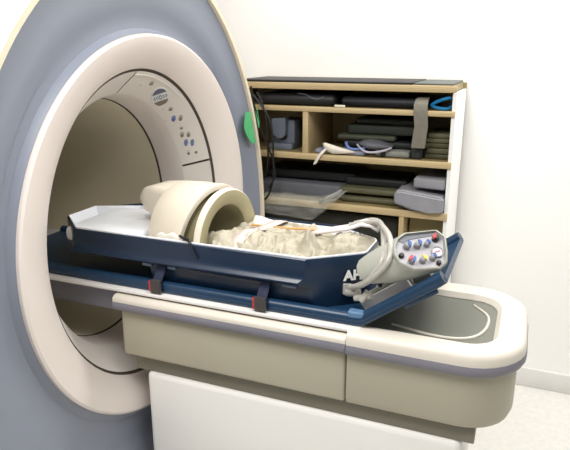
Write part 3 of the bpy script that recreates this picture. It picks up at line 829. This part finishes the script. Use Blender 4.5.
# --- second bay, left
dp = thing('wall_dispenser', (-1.06, 2.63, 1.1575), 'slate plastic dispenser box with a scooped front standing left of the divider', 'dispenser')
obj('rear_box', box(-1.118, -1.005, 2.585, 2.72, 1.158, 1.292, r=.006), M_disp, dp)
obj('side_post', box(-1.115, -1.102, 2.57, 2.60, 1.158, 1.296, r=.003), M_disp, dp)
out = []
for x, z in ((-1.098, 1.300), (-1.036, 1.305), (-1.036, 1.238), (-1.042, 1.222), (-1.054, 1.212), (-1.066, 1.210), (-1.080, 1.214), (-1.092, 1.224), (-1.098, 1.240)):
    out.append((x, 2.548, z))
obj('front_hopper', prism(out, (0, .045, 0)), M_disp, dp)
out = [(-1.094, 2.5835, 1.226), (-1.038, 2.5835, 1.226), (-1.040, 2.5835, 1.212), (-1.050, 2.5835, 1.200), (-1.066, 2.5835, 1.196), (-1.082, 2.5835, 1.200), (-1.092, 2.5835, 1.212)]
obj('scoop_opening', prism(out, (0, .003, 0)), M_black, dp)
obj('base_tray', box(-1.118, -1.005, 2.553, 2.60, 1.158, 1.186, r=.005), M_disp, dp)
# --- second bay, pad stack
Gd = 'dark pads stacked in the second bay'
pad('foam_pad', -.61, -.462, 2.528, 2.72, 1.158, 1.186, mat('pale_grey_pad', (138, 140, 134), .6, .05), 'pale grey pad at the bottom front of the dark pad stack', 'pad', Gd)
pad('foam_pad', -.79, -.62, 2.60, 2.80, 1.158, 1.186, M_dk, 'short dark pad at the bottom left of the pad stack, behind the grey mitt', 'pad', Gd)
pad('foam_pad', -.765, -.445, 2.58, 2.80, 1.1865, 1.217, M_dk, 'dark slate pad directly below the olive-fronted pad', 'pad', Gd)
pad('foam_pad', -.795, -.535, 2.57, 2.80, 1.218, 1.242, mat('olive_front_pad', (64, 68, 52), .6, .08), 'olive green pad in the middle of the dark pad stack', 'pad', Gd)
pad('foam_pad', -.755, -.45, 2.59, 2.80, 1.243, 1.285, M_dk2, 'thick dark green pad second from the top of the pad stack', 'pad', Gd)
pad('foam_pad', -.72, -.46, 2.60, 2.80, 1.286, 1.312, M_dk, 'dark pad topmost of the stack right of the divider', 'pad', Gd)
pad('dark_block', -.457, -.412, 2.525, 2.62, 1.158, 1.207, mat('dark_block', (44, 48, 50), .6, .1), 'small dark block standing under the hanging grey strap', 'block', r=.008)
z = 1.158
Go = 'olive pads stacked at the right end'
for k, (h, xa, m, lb) in enumerate(((.022, -.405, M_olv2, 'thin olive pad lowest in the stack at the right end of the second bay'), (.024, -.398, M_olv, 'olive pad second from the bottom in the right end stack'),
                        (.022, -.41, M_olv2, 'olive pad in the middle of the right end stack'), (.020, -.402, M_olv, 'olive pad second from the top in the right end stack'), (.020, -.395, M_olv, 'olive pad topmost of the right end stack, paler on its edge'))):
    pad('olive_pad', xa, -.303, 2.56, 2.78, z, z + h - .001, m, lb, 'pad', Go, r=.006); z += h
# small things on the third board
pad('lavender_wedge', -.885, -.85, 2.53, 2.60, 1.158, 1.176, M_lav, 'small lavender pad beside the foot of the divider', 'pad', r=.005)
pad('lavender_pad', -.79, -.655, 2.52, 2.64, 1.158, 1.178, M_lav, 'flat lavender pad lying between the white cloth and the grey mitt', 'pad', r=.007)
setp(obj('blue_tie', sweep(smooth_path([(-.745, 2.54, 1.212), (-.735, 2.525, 1.200), (-.72, 2.52, 1.189), (-.69, 2.52, 1.187), (-.655, 2.53, 1.193)]), [(-.006, -.001), (.006, -.001), (.006, .001), (-.006, .001)]), mat('blue_tie', (112, 138, 200), .6)), 'narrow light blue tie lying on the lavender pad', 'strap')
# white cloth strap with end hanging over the board edge
cl = thing('white_strap', (-.84, 2.52, 1.158), 'crumpled white cloth strap with one end hanging over the board edge', 'strap')
l = []
for x, y, z, w, t in ((-0.842, 2.512, 1.215, .004, .006), (-0.829, 2.51, 1.205, .018, .010), (-0.794, 2.51, 1.192, .020, .016), (-0.754, 2.51, 1.188, .013, .014), (-0.719, 2.515, 1.186, .008, .010), (-0.696, 2.52, 1.184, .004, .006)):
    l.append([Vector((x, y + a * w * .8, z - .012 + b * w)) + Vector((0, 0, .003 * fn(x, a, b, 20))) for a, b in circ(1, 10)])
obj('strap_fold', loft(l), M_cloth, cl, smooth=180)
l = []
for x, y, z, w in ((-0.819, 2.505, 1.190, .014), (-0.839, 2.493, 1.168, .012), (-0.854, 2.490, 1.148, .010), (-0.864, 2.489, 1.128, .009), (-0.872, 2.489, 1.113, .008)):
    l.append([Vector((x - w * .8, y - .002, z - .3 * w)), Vector((x + w, y - .002, z + .3 * w)), Vector((x + w, y + .001, z + .3 * w)), Vector((x - w * .8, y + .001, z - .3 * w))])
obj('strap_end', loft(l), M_cloth, cl, smooth=60)
# grey mitt
mt = thing('padded_mitt', (-.62, 2.55, 1.158), 'slate grey padded mitt with a lavender rim and a dark handle', 'mitt')
l = []
for x, zt, zb_, w in ((-.69, 1.214, 1.204, .02), (-.672, 1.222, 1.194, .045), (-.64, 1.228, 1.182, .06), (-.60, 1.224, 1.182, .06), (-.565, 1.212, 1.190, .05), (-.54, 1.206, 1.198, .03)):
    c_ = (zt + zb_) / 2; h_ = (zt - zb_) / 2
    l.append([Vector((x, 2.57 + a * w, c_ + b * h_)) for a, b in circ(1, 14)])
obj('mitt_body', loft(l), M_gp, mt, smooth=180)
obj('mitt_rim', tube([(-.692, 2.535, 1.205), (-.67, 2.515, 1.190), (-.64, 2.505, 1.179), (-.60, 2.505, 1.181), (-.565, 2.51, 1.190), (-.54, 2.53, 1.199)], .005, 8), mat('lavender_rim', (176, 172, 184), .6), mt)
obj('mitt_handle', box(-.585, -.565, 2.515, 2.53, 1.159, 1.186, r=.005), M_black, mt)
# grey strap hanging over the second board
l = []
for y, z, w in ((2.60, 1.410, .020), (2.535, 1.4115, .023), (2.503, 1.405, .026), (2.493, 1.385, .028), (2.490, 1.35, .0275), (2.489, 1.30, .0275), (2.489, 1.25, .028), (2.490, 1.211, .028)):
    dx = .004 * math.sin(z * 40)
    l.append([Vector((-.418 - w + dx, y, z)), Vector((-.418 + w + dx, y, z)), Vector((-.418 + w + dx, y + .002, z + .002)), Vector((-.418 - w + dx, y + .002, z + .002))])
setp(obj('hanging_strap', loft(l), M_belt, smooth=60), 'wide grey webbing strap hanging down in front of the second board', 'strap')
# --- third bay
Gg = 'foam pads in the third bay'
pad('foam_pad', -1.18, -.765, 2.56, 2.80, .9455, 1.006, M_gp, 'long slate grey foam pad at the left of the third bay behind the plastic bag', 'pad', Gg)
pad('foam_pad', -1.17, -.72, 2.62, 2.84, 1.014, 1.055, M_dk, 'dark pad lying on the long slate grey pad', 'pad', Gg)
pad('foam_pad', -.765, -.50, 2.545, 2.78, .942, .968, M_olv, 'lower olive pad of the pair in the third bay', 'pad', Gg)
pad('foam_pad', -.775, -.50, 2.55, 2.78, .980, 1.008, M_olv, 'upper olive pad of the pair in the third bay', 'pad', Gg)
pad('foam_pad', -.775, -.49, 2.62, 2.82, .9685, .9795, M_dk, 'thin dark spacer pad between the two olive pads', 'pad', Gg, r=.004)
pad('foam_pad', -.76, -.48, 2.60, 2.82, 1.0085, 1.045, M_dk, 'dark pad lying on the olive pair in the third bay', 'pad', Gg)
out = [(-.508, 2.475, .972), (-.508, 2.475, 1.020), (-.49, 2.475, 1.030), (-.303, 2.475, 1.008), (-.303, 2.475, .9425), (-.36, 2.475, .9425), (-.43, 2.475, .948)]
bm = prism(out, (0, .28, 0)); bmesh.ops.bevel(bm, geom=bm.edges[:], offset=.007, segments=3, affect='EDGES')
setp(obj('foam_wedge', bm, M_gp2), 'large light grey foam wedge jutting out at the right of the third bay', 'pad', Gg)
pad('foam_pad', -.437, -.304, 2.515, 2.76, 1.036, 1.080, M_gp2, 'light grey foam pad lying on the large grey wedge', 'pad', Gg, tilt=1.5)
# clear plastic bag hanging over the fourth board
bm = bmesh.new(); nx, ny = 26, 16; G = []
for i in range(nx + 1):
    u = i / nx; row = []
    for j in range(ny + 1):
        v = j / ny
        x = -1.12 + u * (.30 + .10 * (1 - v)) + .0
        ztop_ = .965 + .04 * max(0, u - .7) / .3; zbot = .868 - .015 * u + .05 * max(0, u - .8) / .2
        z = ztop_ + (zbot - ztop_) * v
        y = 2.483 - .012 * math.sin(PI * v) + .010 * fn(u, v, 5, 6) + (.03 * (1 - v / .2) if v < .2 else 0)
        row.append(bm.verts.new((x, y, z + .004 * fn(u, v, 9, 5))))
    G.append(row)
for i in range(nx):
    for j in range(ny): bm.faces.new((G[i][j], G[i + 1][j], G[i + 1][j + 1], G[i][j + 1]))
setp(obj('plastic_bag', bm, M_bag, solid=.0015, smooth=180), 'clear crinkled plastic bag hanging over the board edge left of the olive pads', 'bag')
l = []
for x, z, w in ((-.84, .945, .010), (-.80, .967, .012), (-.77, .985, .010), (-.745, 1.005, .006)):
    l.append([Vector((x + a * .006, 2.482 + a * .004, z + b * w)) for a, b in circ(1, 8)])
setp(obj('bag_knot', loft(l), mat('bag_white', (190, 190, 184), .3, alpha=.55), smooth=180), 'twisted whitish end of the plastic bag in front of the olive pads', 'bag')
# --- fourth bay
pad('dark_filler', -1.25, -.50, 2.56, 2.84, .651, .885, mat('charcoal_filler', (40, 40, 32), .7, .1), 'big charcoal block added to darken the fourth bay', 'case', r=.01)  # block added so that the left compartment renders dark
pad('storage_box', -.458, -.308, 2.60, 2.84, .651, .893, M_card, 'tan storage box in the fourth bay right of the divider', 'box', r=.004)
